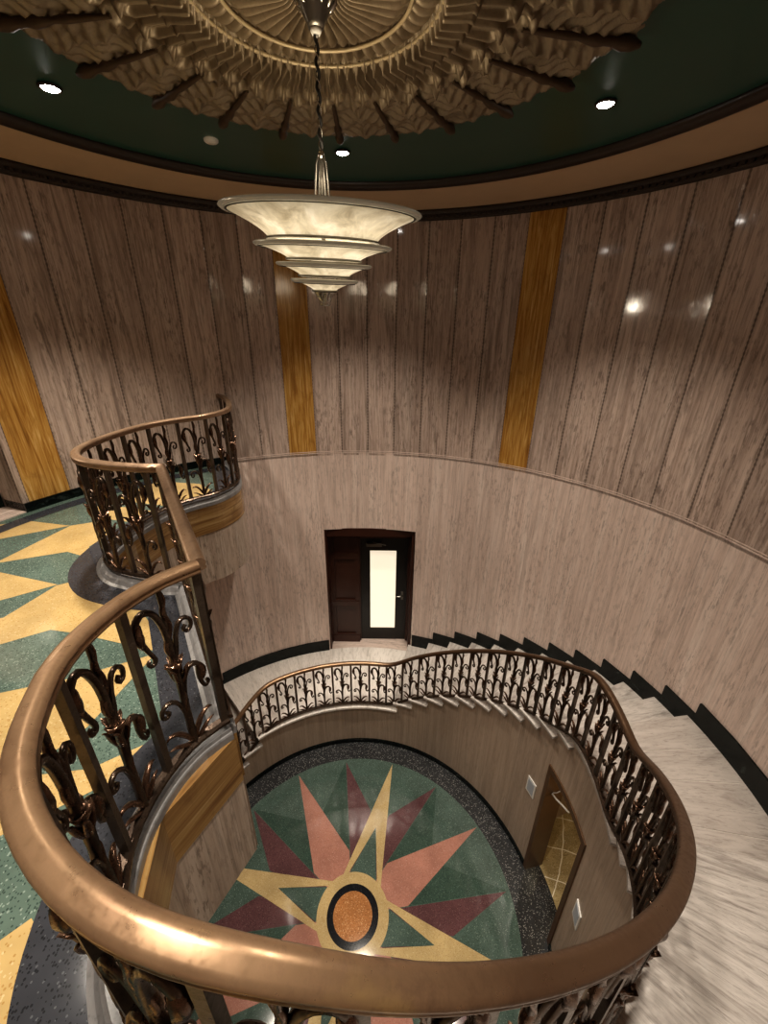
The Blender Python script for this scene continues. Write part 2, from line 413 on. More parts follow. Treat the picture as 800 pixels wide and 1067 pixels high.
pathOval = [(x, y) for x, y in OV2[:-1]] + [pol(2.005, -84)]

# ------------------------------------------------------------------ great round wall
DA0, DA1, DZ1 = 76.4, 100.6, 3.02          # door recess
mb = MB()
mb.block(RO, RO + .3, DA1, 101.4, -.05, ZJ - .02, 'trav_low'); mb.block(RO, RO + .3, 101.4, 226.4, -.05, ZJ - .02, 'trav_low')
mb.block(RO, RO + .3, 226.4, 230.15, -.05, ZJ - .02, 'trav_low'); mb.block(RO, RO + .3, 230.15, 436.4, -.05, ZJ - .02, 'trav_low')
mb.block(RO, RO + .3, DA0, DA1, DZ1, ZJ - .02, 'trav_low')
mb.block(RO, RO + .3, DA0, DA1, -.05, ZL, 'trav_low')
structure(mb.build('wall_lower'), 'pinkish travertine lower drum of the round stair wall')
mb = MB()
g0 = 1.4
strip = {g0 + 6.25 * k for k in (8, 16, 24)}
k = -27.0
edges = [g0 + 6.25 * i for i in range(0, 58)]
OPEN0, OPEN1 = 158.6, 178.0
a = -129.85; mb.block(RO, RO + .3, 226.4, 230.15, ZU - .02, ZC + .06, 'trav_up')
while a < 226.3:
    b = a + 6.25
    m = 'gold_v' if any(abs(a - q) < .1 for q in strip) else 'trav_up'
    if a < OPEN0 < b:
        mb.block(RO, RO + .3, a, OPEN0, ZU - .02, ZC + .06, m); mb.block(RO, RO + .3, OPEN0, b, 6.3, ZC + .06, m)
    elif OPEN0 <= a and b <= OPEN1 + 4: mb.block(RO, RO + .3, a, b, 6.3, ZC + .06, m)
    else: mb.block(RO, RO + .3, a, b, ZU - .02, ZC + .06, m)
    a = b
structure(mb.build('wall_upper'), 'polished travertine panels with golden marble strips')
mb = MB()
for z0, z1, r in ((ZJ - .022, ZJ - .010, RO - .003), (ZJ + .002, ZJ + .012, RO - .003), (2.674, 2.678, RO - .001)):
    if z0 < 3: mb.block(r, RO + .02, 101.4, 151.4, z0, z1, 'trav_low'); mb.block(r, RO + .02, 1.4 - 93.75, DA0, z0, z1, 'trav_low')
    else: mb.block(r, RO + .02, 1.4 - 93.75, 120.15, z0, z1, 'trav_low')
structure(mb.build('trim_1'), 'fine stone joint moulding around the round wall')
# corridor jambs beyond the gallery opening
mb = MB()
p0 = pol(RO + .28, OPEN0); d = (-.95, .22)
def wallquad(p, q, z0, z1, m, t=.06):
    L = math.dist(p, q); nx, ny = -(q[1] - p[1]) / L * t, (q[0] - p[0]) / L * t
    mb.face([(*p, z0), (*q, z0), (*q, z1), (*p, z1)], m, [(0, z0), (L, z0), (L, z1), (0, z1)])
    mb.face([(q[0] + nx, q[1] + ny, z0), (p[0] + nx, p[1] + ny, z0), (p[0] + nx, p[1] + ny, z1), (q[0] + nx, q[1] + ny, z1)], m, [(0, z0), (L, z0), (L, z1), (0, z1)])
p1 = (p0[0] - 1.6, p0[1] + .2); p2 = (p1[0] - .1, p1[1] - 2.2)
wallquad(p1, p0, ZU, 6.5, 'trav_low'); wallquad(p2, p1, ZU, 6.5, 'trav_low')
structure(mb.build('wall_passage'), 'travertine side of the passage off the gallery')
mb = MB()
for p, q in ((p1, p0), (p2, p1)):
    L = math.dist(p, q); nx, ny = (q[1] - p[1]) / L * .015, -(q[0] - p[0]) / L * .015
    mb.face([(p[0] + nx, p[1] + ny, ZU), (q[0] + nx, q[1] + ny, ZU), (q[0] + nx, q[1] + ny, ZU + .16), (p[0] + nx, p[1] + ny, ZU + .16)], 'black')
mb.block(RO - .015, RO + .3, 121.6, OPEN0, ZU, ZU + .085, 'black')
mb.block(RO - .015, RO + .02, 184, 276, ZU, ZU + .085, 'black')
structure(mb.build('baseboard_gallery'), 'black marble baseboard of the gallery')

# ------------------------------------------------------------------ cornice, cove, ceiling
mb = MB()
mb.lathe([(RO + .02, ZC), (RO - .03, ZC + .005), (RO - .045, ZC + .02), (RO - .04, ZC + .045), (RO - .075, ZC + .055), (RO - .085, ZC + .075), (RO - .075, ZC + .09), (RO + .05, ZC + .10)], 'trim', 144)
structure(mb.build('trim_2'), 'dark bronze cornice above the marble panels')
bead = MB()
for i in range(360):
    a = i; c = pol(RO - .05, a, ZC + .034)
    bead.box(c, (.02, .026, .02), 'trim', R(a))
structure(bead.build('trim_3'), 'row of dark beads along the cornice')
mb = MB()
mb.lathe([(RO - .07, ZC + .088), (2.95, ZC + .105), (2.7, ZC + .118), (2.47, ZC + .125)], 'tan', 144)
structure(mb.build('ceiling_cove'), 'tan painted ring around the green ceiling')
mb = MB()
mb.lathe([(2.485, ZC + .13), (2.475, ZC + .105), (2.45, ZC + .10), (2.43, ZC + .115), (2.41, ZC + .12), (2.395, ZC + .15), (2.41, ZC + .17)], 'trim', 144)
structure(mb.build('trim_4'), 'dark moulding between tan ring and green ceiling')
mb = MB()
mb.lathe([(2.42, ZC + .155), (2.2, CEIL - .01), (1.9, CEIL), (1.2, CEIL + .015), (.5, CEIL + .02), (0.001, CEIL + .02)], 'green', 128)
mb.lathe([(0.001, CEIL + .2), (RO + .3, CEIL + .2)], 'tan', 32)
structure(mb.build('ceiling'), 'dark green painted round ceiling')

# ------------------------------------------------------------------ ceiling medallion
med = empty('ceiling_medallion', (0, 0, CEIL))
tag(med, 'round gilded plaster ceiling medallion of layered feathers above the chandelier', 'medallion')
NA, NR = 1380, 150
th = np.linspace(0, 2 * PI, NA, endpoint=False); ra = np.linspace(.02, 1.0, NR)
TH, RA = np.meshgrid(th, ra, indexing='ij')
NRIB = 23; th0 = R(91.9)
sec = ((TH - th0) / (2 * PI) * NRIB + .5) % 1 - .5              # position inside a rib sector
edge = 1.40 + .035 * np.cos(2 * PI * sec) + .012 * np.cos(2 * PI * sec * 5)
RR = RA * edge
def bandf(x, a, b, w=.012): return 1 / (1 + np.exp(-(x - a) / w)) * 1 / (1 + np.exp((x - b) / w))
h = .012 + .03 * np.clip((1.42 - RR) / .05, 0, 1)
A1 = np.abs(np.sin(TH * 20)); h += bandf(RR, .1, .36) * (.045 * A1 ** .7 + .004)
A2 = np.abs(np.sin(TH * 26 + .3)); h += bandf(RR, .39, .49) * (.042 * A2 ** .7)
def tongues(n, ph, r0, r1, rw, hh, w0=.48):
    t = ((TH / (2 * PI) * n + ph) % 1 - .5) / w0
    tt = np.clip(1 - t * t, 0, 1)
    end = r1 - rw + rw * np.sqrt(tt)
    inside = (np.abs(t) < 1) & (RR < end) & (RR > r0)
    d = np.minimum((end - RR) / .035, (1 - np.abs(t)) * (2 * PI * RR / n * w0) / .022)
    rim = np.exp(-((d - .7) / .55) ** 2)
    quill = np.exp(-(t / .16) ** 2) * .8
    return np.where(inside, hh * (.45 + .75 * rim + quill * .5), 0)
h = np.maximum(h, .03 + tongues(34, 0, .5, .82, .09, .06, .42)); h = np.maximum(h, .026 + tongues(34, .5, .5, .93, .12, .04, .46))
h = np.maximum(h, .034 + tongues(68, .25, .5, .65, .05, .065, .38))
# acanthus field: leaflets sweeping back from each rib
q = np.abs(sec)
wave = np.sin(2 * PI * (RR * 9.5 - q * 3.2)) * .5 + .5
wave2 = np.sin(2 * PI * (RR * 24 - q * 9 + np.sin(RR * 18) * .5)) * .5 + .5
curl = np.sin(2 * PI * (RR * 5 + .2)) * np.sin(2 * PI * (q * 4 + .1))
fld = bandf(RR, .84, 1.40, .02)
bar = np.sin(2 * PI * (RR * 13 - q * 2.6)) * .5 + .5
fine = np.sin(2 * PI * (RR * 38 - q * 15)) * .5 + .5
h += fld * (.016 * bar ** 1.3 + .006 * fine + .010 * np.sin(2 * PI * (RR * 4.2 + q * 1.5)))
h += fld * .018 * np.exp(-((q - .5) / .05) ** 2)
z = -h + .004
X = RR * np.cos(TH); Y = RR * np.sin(TH)
V = np.stack([X, Y, z], -1).reshape(-1, 3)
i, j = np.meshgrid(np.arange(NA), np.arange(NR - 1), indexing='ij'); i2 = (i + 1) % NA
Fq = np.stack([i * NR + j, i * NR + j + 1, i2 * NR + j + 1, i2 * NR + j], -1).reshape(-1, 4)
me = bpy.data.meshes.new('feather_relief'); me.vertices.add(len(V)); me.vertices.foreach_set('co', V.ravel())
me.loops.add(Fq.size); me.loops.foreach_set('vertex_index', Fq.ravel()); me.polygons.add(len(Fq))
me.polygons.foreach_set('loop_start', np.arange(len(Fq)) * 4); me.polygons.foreach_set('loop_total', np.full(len(Fq), 4))
me.update(); me.validate(); me.materials.append(M['gilt']); me.polygons.foreach_set('use_smooth', [True] * len(Fq))
fo = bpy.data.objects.new('feather_relief', me); COL.objects.link(fo); fo.parent = med
for rad, zz_, t in ((.38, -.072, .008), (.505, -.072, .009), (.17, -.06, .010)):
    mb = MB(); P = [pol(rad, a_, zz_) for a_ in np.linspace(0, 360, 145)]
    mb.tube(P, t, 'gilt_light', 8, cap=False); mb.build('bead_ring', med)
ribs = None
for n_ in range(NRIB):
    if ribs is None:
        mb = MB()
        r_ = np.linspace(.88, 1.47, 14)
        mb.tube([(x, 0, -.075 + .02 * ((x - .88) / .6)) for x in r_], [.009 + .018 * ((x - .88) / .59) * (1 if x < 1.43 else .55) + .006 * math.sin((x - .88) * 40) * (x > 1.15) for x in r_], 'rib', 8)
        ribs = mb.build('rib', med); o = ribs
    else:
        o = ribs.copy(); COL.objects.link(o); o.parent = med
    o.rotation_euler = (0, 0, th0 + 2 * PI * n_ / NRIB)

# ------------------------------------------------------------------ chandelier
ch = empty('chandelier', (0, 0, 5.83))
tag(ch, 'four-tiered etched glass bowl chandelier hanging on a long cord from the ceiling medallion', 'chandelier')
Z0 = 5.83   # finial tip; local heights below
def lz(zrel): return zrel + 5.73 - Z0
mb = MB(); mb.lathe([(0.001, lz(1.25)), (.09, lz(1.25)), (.085, lz(1.17)), (.075, lz(1.145)), (.062, lz(1.12)), (.035, lz(1.075)), (.03, lz(1.065)), (0.001, lz(1.06))], 'chrome_dark', 32); can = mb.build('canopy', ch)
mb = MB()
for k_ in range(10):
    mb.tube([pol(.082 - .0, 36 * k_, lz(1.165)), pol(.078, 36 * k_ + 8, lz(1.14)), pol(.06, 36 * k_ + 14, lz(1.12)), pol(.055, 36 * k_ + 18, lz(1.115))], [.006, .01, .008, .004], 'nickel', 6)
mb.build('canopy_leaf_collar', can)
mb = MB(); mb.lathe([(0.001, lz(1.068)), (.02, lz(1.066)), (.022, lz(1.055)), (.016, lz(1.045)), (0.001, lz(1.043))], 'white', 20); mb.build('canopy_socket', can)
mb = MB()
zs = np.linspace(lz(1.05), lz(.675), 60)
mb.tube([(.006 * math.sin(5 * q_ * 17), .006 * math.cos(5 * q_ * 17), q_) for q_ in zs], .0065, 'cord', 6)
mb.build('cord', ch)
mb = MB()
mb.tube([(.008 * math.sin(5 * q_ * 17 + PI), .008 * math.cos(5 * q_ * 17 + PI), q_) for q_ in zs], .0028, 'nickel', 5)
mb.build('chain', ch)
CH0 = len(bpy.data.objects)
mb = MB()
mb.lathe([(0.001, lz(.69)), (.012, lz(.685)), (.016, lz(.672)), (.012, lz(.662)), (0.001, lz(.66))], 'nickel', 16)
for k_ in range(6):
    a_ = 60 * k_ + 10
    mb.tube([pol(.012, a_, lz(.668)), pol(.022, a_, lz(.645)), pol(.030, a_, lz(.55)), pol(.036, a_, lz(.50)), pol(.05, a_, lz(.44))], .0045, 'chrome_dark', 6)
mb.lathe([(.009, lz(.66)), (.009, lz(.30))], 'chrome_dark', 10)
mb.build('stem', ch)
TIERS = [(.443, .470, .25, .364), (.314, .342, .168, .287), (.220, .267, .115, .220), (.156, .202, .052, .158)]
for R1, z1_, R0, z0_ in TIERS:
    mb = MB(); N_ = 18; pr = []
    for k_ in range(N_ + 1):
        t_ = k_ / N_
        pr.append((R0 + (R1 - R0) * (t_ ** 1.15), lz(z0_ + (z1_ - z0_) * (t_ ** .78))))
    vu = [k_ / N_ for k_ in range(N_ + 1)]
    inner = [(r_ - .006, z_ + .006) for r_, z_ in pr[::-1]]
    mb.lathe(pr, 'glass', 96, vuv=vu)
    mb.lathe(inner, 'glass', 96, vuv=vu[::-1])
    bowl = mb.build('glass_bowl', ch)
    mb = MB(); w_ = R1 / .45; mb.lathe([(R1 - .020 * w_, lz(z1_) - .008), (R1 - .002, lz(z1_) - .009), (R1 + .008, lz(z1_)), (R1 + .004, lz(z1_) + .006), (R1 - .010, lz(z1_) + .006), (R1 - .020 * w_, lz(z1_) - .008)], 'rimglass', 96)
    mb.build('rim', bowl)
    mb = MB(); mb.lathe([(R1 - .030 * w_, lz(z1_) - .010), (R1 - .025 * w_, lz(z1_) - .0135), (R1 - .019 * w_, lz(z1_) - .0105)], 'cord', 96); mb.build('rim_line', bowl)
    mb = MB(); mb.lathe([(R0 + .012, lz(z0_) - .004), (R0 + .012, lz(z0_) + .004), (R0 - .002, lz(z0_) + .006), (R0 - .01, lz(z0_) - .006), (R0 + .012, lz(z0_) - .004)], 'chrome_dark', 64); mb.build('collar', bowl)
mb = MB()
prof = [(.056, lz(.162)), (.058, lz(.156)), (.048, lz(.145)), (.034, lz(.125)), (.026, lz(.105)), (.027, lz(.098)), (.018, lz(.092)), (0.001, lz(.090))]
Pg = []
for i_ in range(64):
    a_ = 2 * PI * i_ / 64; fl = 1 - .14 * (math.cos(a_ * 16) > 0)
    Pg.append([(r_ * fl * math.cos(a_), r_ * fl * math.sin(a_), z_) for r_, z_ in prof])
mb.grid(Pg, 'nickel', closed_u=True); mb.build('finial', ch)
piv = Vector((0, 0, lz(.675))); TL = Matrix.Translation(piv) @ Matrix.Rotation(R(5.6), 4, 'X') @ Matrix.Rotation(R(1.6), 4, 'Y') @ Matrix.Translation(-piv)
def kids(o): return [o] + [q for c in o.children for q in kids(c)]
bpy.context.view_layer.update()
for o in kids(ch):
    if o.name.split('.')[0] in ('stem', 'glass_bowl', 'rim', 'rim_line', 'collar', 'finial'): o.data.transform(TL)

# ------------------------------------------------------------------ downlights, smoke detector
lights = []
def spot(loc, power, size, blend, col, rad=.04, aim=(0, 0, -1)):
    ld = bpy.data.lights.new('downlight_beam', 'SPOT'); ld.energy = power; ld.spot_size = R(size); ld.spot_blend = blend; ld.color = col; ld.shadow_soft_size = rad
    o = bpy.data.objects.new('downlight_beam', ld); COL.objects.link(o); o.location = loc
    o.rotation_euler = Vector(aim).to_track_quat('-Z', 'Y').to_euler(); lights.append(o); return o
names = {32.5: 'bright recessed downlight in green ceiling near medallion, right of the chandelier cord', 92: 'bright recessed downlight in green ceiling just behind the chandelier cord',
         151.5: 'bright recessed downlight in green ceiling above the golden strip beside the gallery passage'}
dl0 = None
for a_ in (32.5, 92, 151.5):
    t = empty('recessed_downlight', pol(1.81 if a_ == 92 else 1.88, a_, CEIL))
    tag(t, names[a_], 'downlight', 'downlights recessed in the green ceiling')
    if dl0 is None:
        mb = MB(); mb.lathe([(.046, 0.004), (.062, -.004), (.060, -.010), (.050, -.014), (.044, -.008)], 'trim', 32); r0_ = mb.build('trim_ring', t)
        mb = MB(); mb.lathe([(.047, -.010), (.03, -.018), (0.001, -.022)], 'lamp', 24); l0_ = mb.build('lens', t); dl0 = t
    else:
        for q_ in (r0_, l0_):
            c_ = q_.copy(); COL.objects.link(c_); c_.parent = t
WARM = (1., .90, .77)
for a_, w_ in ((32.5, 370), (92, 400), (151.5, 400), (206, 200), (263, 330), (320, 300)):  # last three are unseen beams without fixtures, kept for their light
    spot(pol(1.81 if a_ == 92 else 1.88, a_, CEIL - .03), w_, 94, 1., WARM, .08)
mb = MB(); mb.lathe([(.052, 0.004), (.05, -.012), (.04, -.02), (0.001, -.022)], 'white', 32)
sd = mb.build('smoke_detector'); sd.location = pol(1.9, 122, CEIL)
tag(sd, 'small white round smoke detector on the green ceiling', 'smoke detector')

# ------------------------------------------------------------------ staircase
st = empty('staircase', pol(2.6, 40, ZL))
tag(st, 'white veined marble staircase curving up along the round wall past the dark door', 'staircase')
def stpart(mb, name):
    o = mb.build(name, st); o.location = -Vector(st.location); return o
RI, RF = 1.975, 2.03
def step(a_low, a_high, ztop, rise, sgn):
    """a solid tread between two azimuths; the riser faces a_low side"""
    mb = MB(); lo, hi = min(a_low, a_high), max(a_low, a_high)
    ov = 1.0
    if a_low > a_high: mb.block(RI, RO - .001, lo - .5, hi + ov, ztop - .027, ztop, 'tread', 3.2)
    else: mb.block(RI, RO - .001, lo - ov, hi + .5, ztop - .027, ztop, 'tread', 3.2)
    mb.block(RF + .005, RO - .001, lo, hi, ztop - rise - .10, ztop - .027, 'tread', 3.2)
    return stpart(mb, 'tread')
def treadpos1(k): return 76.1 - 6.2 * (k - 1)
for k_ in range(1, 12): step(treadpos1(k_), treadpos1(k_ + 1), ZL + .1408 * k_, .1408, -1)
def treadpos2(k): return -15.7 - 6.2 * (k - 1)
for k_ in range(1, 12): step(treadpos2(k_), treadpos2(k_ + 1), ZM + .1413 * k_, .1413, -1)
for k_ in range(1, 5):   # flight down from the door landing to the star floor
    a0_ = 131.5 + 6.2 * (k_ - 1); step(a0_ + 6.2, a0_, ZL - .155 * k_, .155, 1)
def landing(a0_, a1_, z, joints, nm, mm='slab'):
    mb = MB(); J = [a0_] + joints + [a1_]
    for x, y in zip(J, J[1:]):
        mb.block(RI, RO - .001, x + .06, y - .06, z - .03, z, mm, 3.2)
    mb.block(RF + .005, RO - .001, a0_ + .4, a1_ - .4, z - .19, z - .004, 'slab', 3.2)
    return stpart(mb, nm)
landing(75.5, 132.3, ZL, [88, 100.5, 113, 123.5], 'landing')
landing(-16.5, 9.0, ZM, [-10, -2.5, 3], 'landing', 'half')
# top riser up to the gallery
mb = MB(); mb.block(RI, RO - .001, -84.4, -82.9, ZU - .25, ZU - .001, 'tread', 3.2); stpart(mb, 'top_riser')

# stepped black baseboard
mb = MB(); bt = .022
for k_ in range(1, 12):
    zt = ZL + .1408 * k_; mb.block(RO - bt, RO - .001, treadpos1(k_ + 1), treadpos1(k_) - .05, zt, zt + .215, 'black', 3.2)
for k_ in range(1, 12):
    zt = ZM + .1413 * k_; mb.block(RO - bt, RO - .001, treadpos2(k_ + 1), treadpos2(k_) - .05, zt, zt + .215, 'black', 3.2)
mb.block(RO - bt, RO - .001, -15.7, 7.9, ZM, ZM + .215, 'black', 3.2)
mb.block(RO - bt, RO - .001, DA1 + .3, 131.5, ZL, ZL + .2, 'black', 3.2)
for k_ in range(1, 5):
    zt = ZL - .155 * k_; mb.block(RO - bt, RO - .001, 131.5 + 6.2 * (k_ - 1), 131.5 + 6.2 * k_, zt, zt + .215, 'black', 3.2)
mb.block(RO - bt, RO - .001, 156.3, 276, 0, .2, 'black')
structure(mb.build('baseboard_stair'), 'black marble baseboard stepping up beside the stair')

# ------------------------------------------------------------------ inner drum wall below the stair
Q0, Q1, QZ = -6.5, 13.6, 1.78         # doorway in the drum
mb = MB()
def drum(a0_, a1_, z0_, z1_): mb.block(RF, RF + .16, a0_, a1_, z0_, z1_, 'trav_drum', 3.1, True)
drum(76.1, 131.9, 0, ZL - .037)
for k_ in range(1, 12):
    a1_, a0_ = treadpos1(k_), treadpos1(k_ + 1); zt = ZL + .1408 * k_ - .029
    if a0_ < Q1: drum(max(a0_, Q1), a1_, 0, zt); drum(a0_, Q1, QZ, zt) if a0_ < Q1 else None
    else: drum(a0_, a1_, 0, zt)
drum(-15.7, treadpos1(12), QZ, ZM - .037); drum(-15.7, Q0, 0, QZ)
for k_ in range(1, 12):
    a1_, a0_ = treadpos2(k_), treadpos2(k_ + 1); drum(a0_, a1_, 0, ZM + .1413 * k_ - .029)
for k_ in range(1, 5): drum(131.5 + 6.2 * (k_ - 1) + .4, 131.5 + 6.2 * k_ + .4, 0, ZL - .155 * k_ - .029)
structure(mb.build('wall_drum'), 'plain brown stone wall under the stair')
mb = MB()
for x, y in ((-84, Q0), (Q1, 156)): mb.block(RF - .018, RF - .001, x, y, 0, .07, 'black', 3.1)
structure(mb.build('baseboard_drum'), 'thin black base around the star floor')

# doorway in the drum
d2 = empty('door_2', pol(RF, 3, 0)); structure(d2, 'wood lined doorway under the half landing')
def d2part(mb, n):
    o = mb.build(n, d2); o.location = -Vector(d2.location); return o
mb = MB()
mb.block(RF - .015, RF + .20, Q1 - 1.4, Q1 - .02, 0, QZ, 'wood_b'); mb.block(RF - .015, RF + .22, Q0 + .02, Q0 + 1.6, 0, QZ, 'wood_b')
mb.block(RF - .015, RF + .22, Q0, Q1, QZ - .07, QZ - .001, 'wood_b'); d2part(mb, 'frame')
mb = MB()
mb.tube([pol(2.10, 12.4, 1.36), pol(2.09, 10.2, 1.40), pol(2.085, 7.4, 1.47), pol(2.08, 4.6, 1.54)], .009, 'white', 8)
mb.tube([pol(2.10, 12.4, 1.37), pol(2.12, 11.4, 1.42), pol(2.13, 10.0, 1.55)], .006, 'white', 8)
d2part(mb, 'door_closer')
# the corridor behind it
mb = MB(); mb.block(RF + .17, RO - .002, Q0 - 8, Q1 + 8, -.04, .006, 'g_floor', 3.1); mb.block(RF - .01, RF + .17, Q0 + 1.4, Q1 - 1.3, -.04, .005, 't_black', 3.1); structure(mb.build('floor_corridor'), 'golden terrazzo floor of the lower corridor')
mb = MB()
for a_ in (Q0 - 8, Q1 + 8): mb.block(RF + .17, RO - .003, a_ - .5, a_ + .5, 0.007, 1.76, 'trav_drum')
structure(mb.build('wall_corridor'), 'side walls of the lower corridor')
# plaques beside the doorway
for a_, zc_, nm, m_ in ((18.2, 1.17, 'small white framed sign on the brown wall beside the jamb of the lower doorway', 'white'), (-12.2, 1.15, 'small white framed sign on the brown drum wall between lower doorway and near handrail', 'plaque')):
    t = empty('wall_sign', pol(RF, a_, zc_)); tag(t, nm, 'sign')
    mb = MB(); mb.block(RF - .012, RF - .001, a_ - 1.8, a_ + 1.8, zc_ - .11, zc_ + .11, 'white', 3.6); o = mb.build('frame', t); o.location = -Vector(t.location)
    mb = MB(); mb.block(RF - .015, RF - .011, a_ - 1.3, a_ + 1.3, zc_ - .085, zc_ + .085, m_ if m_ == 'plaque' else 'plaque', 3.6); o = mb.build('plate', t); o.location = -Vector(t.location)

# ------------------------------------------------------------------ star floor
mb = MB()
def disc(r0, r1, z, m, n=144):
    for i_ in range(n):
        a_, b_ = 360 * i_ / n, 360 * (i_ + 1) / n
        pts = [pol(r0, a_, z), pol(r1, a_, z), pol(r1, b_, z), pol(r0, b_, z)] if r0 > 0 else [(0, 0, z), pol(r1, a_, z), pol(r1, b_, z)]
        mb.face(pts, m)
disc(2.03, RO, -.001, 't_ink', 72)
disc(1.75, 2.035, 0, 't_black')
disc(0, 1.75, 0, 't_green')
e = .0008
def P_(r, a_): return pol(r, a_)
for k_ in range(8):       # split maroon and deep green points
    c_ = 97.5 + 45 * k_; s_ = -1 if k_ % 2 == 0 else 1
    # maroon half lies towards the cream point, green half towards the pink one
    mb.poly([P_(1.72, c_), P_(1.06, c_ + s_ * 16), P_(.35, c_ + s_ * 16), P_(.35, c_)], e, 't_maroon')
    mb.poly([P_(1.72, c_), P_(.35, c_), P_(.35, c_ - s_ * 16), P_(1.06, c_ - s_ * 20)], e, 't_dgreen')
    mb.poly([P_(1.72, c_ + .12), P_(.5, c_ + .3), P_(.5, c_ - .3), P_(1.72, c_ - .12)], 1.5 * e, 't_green')
for k_ in range(4):
    c_ = 120 + 90 * k_
    mb.poly([P_(1.725, c_), P_(.60, c_ + 22), P_(.3, c_ + 22), P_(.3, c_ - 22), P_(.60, c_ - 22)], 2 * e, 't_pink')
for k_ in range(4):
    c_ = 75 + 90 * k_
    mb.poly([P_(1.73, c_), P_(.36, c_ + 39), P_(.36, c_ + 30), P_(.88, c_), P_(.36, c_ - 30), P_(.36, c_ - 39)], 3 * e, 't_cream')
    mb.poly([P_(.88, c_), P_(.34, c_ + 31), P_(.34, c_), P_(.34, c_ - 31)], 3 * e, 't_green')
disc(0, .385, 4 * e, 't_cream', 96); disc(0, .275, 5 * e, 't_ink', 96); disc(0, .208, 6 * e, 't_amber', 96)
structure(mb.build('floor_lower'), 'terrazzo star floor at the bottom of the stairwell')

# ------------------------------------------------------------------ gallery slab
ZB = 3.32
edge2 = [(p[0], p[1]) for p in pathU] + pathOval[1:]
edge_in = offset([(x, y) for x, y in edge2], 0)
outer = [pol(RO - .001, a_) for a_ in np.linspace(-84, -360 + 121.9, 60)]
poly = edge_in + outer
mb = MB()
mb.poly(poly, ZU, 'u_green')
E1, E2, E3 = ZU + .001, ZU + .002, ZU + .003
Y_ = [[(-2.39, .9), (-2.80, .985), (-3.12, .86), (-3.12, .52), (-2.77, .65)],
      [(-2.50, .28), (-2.385, .90), (-2.22, .985), (-1.95, .80), (-1.99, .54), (-2.10, .46)],
      [(-2.10, .46), (-1.99, .545), (-1.9, .42), (-1.97, .41)],
      [(-1.86, .03), (-2.36, .17), (-2.9, .33), (-3.05, -.5), (-2.09, -.15)],
      [(-1.86, .02), (-1.70, .12), (-1.5, -.05), (-1.2, -.2), (-.98, -.42), (-.90, -.57), (-1.4, -.44), (-1.58, -.41), (-1.76, -.53), (-2.2, -.8), (-2.6, -.55), (-1.93, -.31)],
      [(-.90, -.585), (-1.22, -.755), (-2.0, -1.02), (-2.3, -2.2), (-1.5, -1.75), (-1.06, -1.19), (-.97, -1.02)],
      [(-.66, -1.08), (-.84, -1.2), (-1.05, -1.23), (-1.25, -1.68), (-1.0, -1.44), (-.73, -1.25)],
      [(-.72, -1.64), (-.93, -1.84), (-1.5, -2.6), (-.8, -2.9), (-.45, -1.95), (-.6, -1.72)],
      [(-1.72, 1.32), (-2.35, 1.48), (-2.25, 2.02), (-1.72, 1.95), (-1.5, 1.75), (-1.52, 1.5)], [(-1.9, .98), (-2.2, 1.05), (-2.5, 1.32), (-2.1, 1.3), (-1.8, 1.2)],
      [(-.35, -2.05), (-.2, -2.9), (.1, -3.0), (.05, -2.2)]]
for y in Y_: mb.poly(y, E1, 'u_yellow')
# charcoal border following the curb, and the strip along the wall
bi, bo = offset(edge2, .0), None
def clean_off(path, d):
    """offset that drops the points folding back at the tight bends"""
    out = []
    for p in offset(path, d):
        if min((p[0] - q_[0]) ** 2 + (p[1] - q_[1]) ** 2 for q_ in path) > (abs(d) * .985) ** 2: out.append(p)
    return out
bU = [(x, y) for x, y in edge2]
bo = clean_off(bU, -.24)
def in_slab(p): return math.hypot(*p) < RO
mb.poly(bU + [p for p in bo[::-1] if in_slab(p)], E2, 'u_grey')
for i_ in range(60):
    a_, b_ = 122 + 153 * i_ / 60, 122 + 153 * (i_ + 1) / 60
    mb.face([pol(2.95, a_, E3), pol(3.09, a_, E3), pol(3.09, b_, E3), pol(2.95, b_, E3)], 'u_grey')
pp = [pol(RO - .01, a_) for a_ in np.linspace(157.5, 184, 8)]
mb.poly(pp + [(-5.2, -.3), (-5.2, 2.2)], ZU - .0005, 'u_green')
structure(mb.build('floor_upper'), 'green and yellow terrazzo gallery floor with pointed rays')
mb = MB(); mb.poly(poly[::-1], ZB + .01, 'trav_low'); structure(mb.build('ceiling_lower'), 'underside of the gallery')

# fascia: grey curb, golden band, travertine apron
def faceted(path, step):
    """the stone is cut in short straight pieces"""
    out = [path[0]]; acc = 0
    for p, q_ in zip(path, path[1:]):
        acc += math.dist(p, q_)
        if acc >= step: out.append(q_); acc = 0
    if math.dist(out[-1], path[-1]) > .02: out.append(path[-1])
    return out
curb_prof = [(.026, -.018), (.026, .014), (.023, .022), (.018, .024), (.016, .04), (-.03, .042), (-.042, .034), (-.058, .012), (-.076, .004), (-.08, -.01)]
fU = [(x, y) for x, y in [(p[0], p[1]) for p in pathU]]; fO = list(pathOval)
for nm, prof, m, lab in (('trim_5', [(a_, b_ + ZU) for a_, b_ in curb_prof], 'curb', 'grey marble curb under the balusters'),
                         ('trim_6', [(.022, ZU - .018), (.022, ZU - .295), (-.02, ZU - .295), (-.02, ZU - .018)], 'gold_h', 'golden marble band edging the gallery'),
                         ('trim_7', [(.018, ZU - .295), (.018, ZB), (-.03, ZB), (-.03, ZU - .295)], 'trav_fascia', 'travertine apron below the golden band')):
    mb = MB()
    mb.sweep([(*p, 0.) for p in fU], prof, m, sm=False)
    src = fO if nm == 'trim_5' else faceted(fO[:], .33)
    mb.sweep([(*p, 0.) for p in src], prof, m, sm=False)
    structure(mb.build(nm), lab)

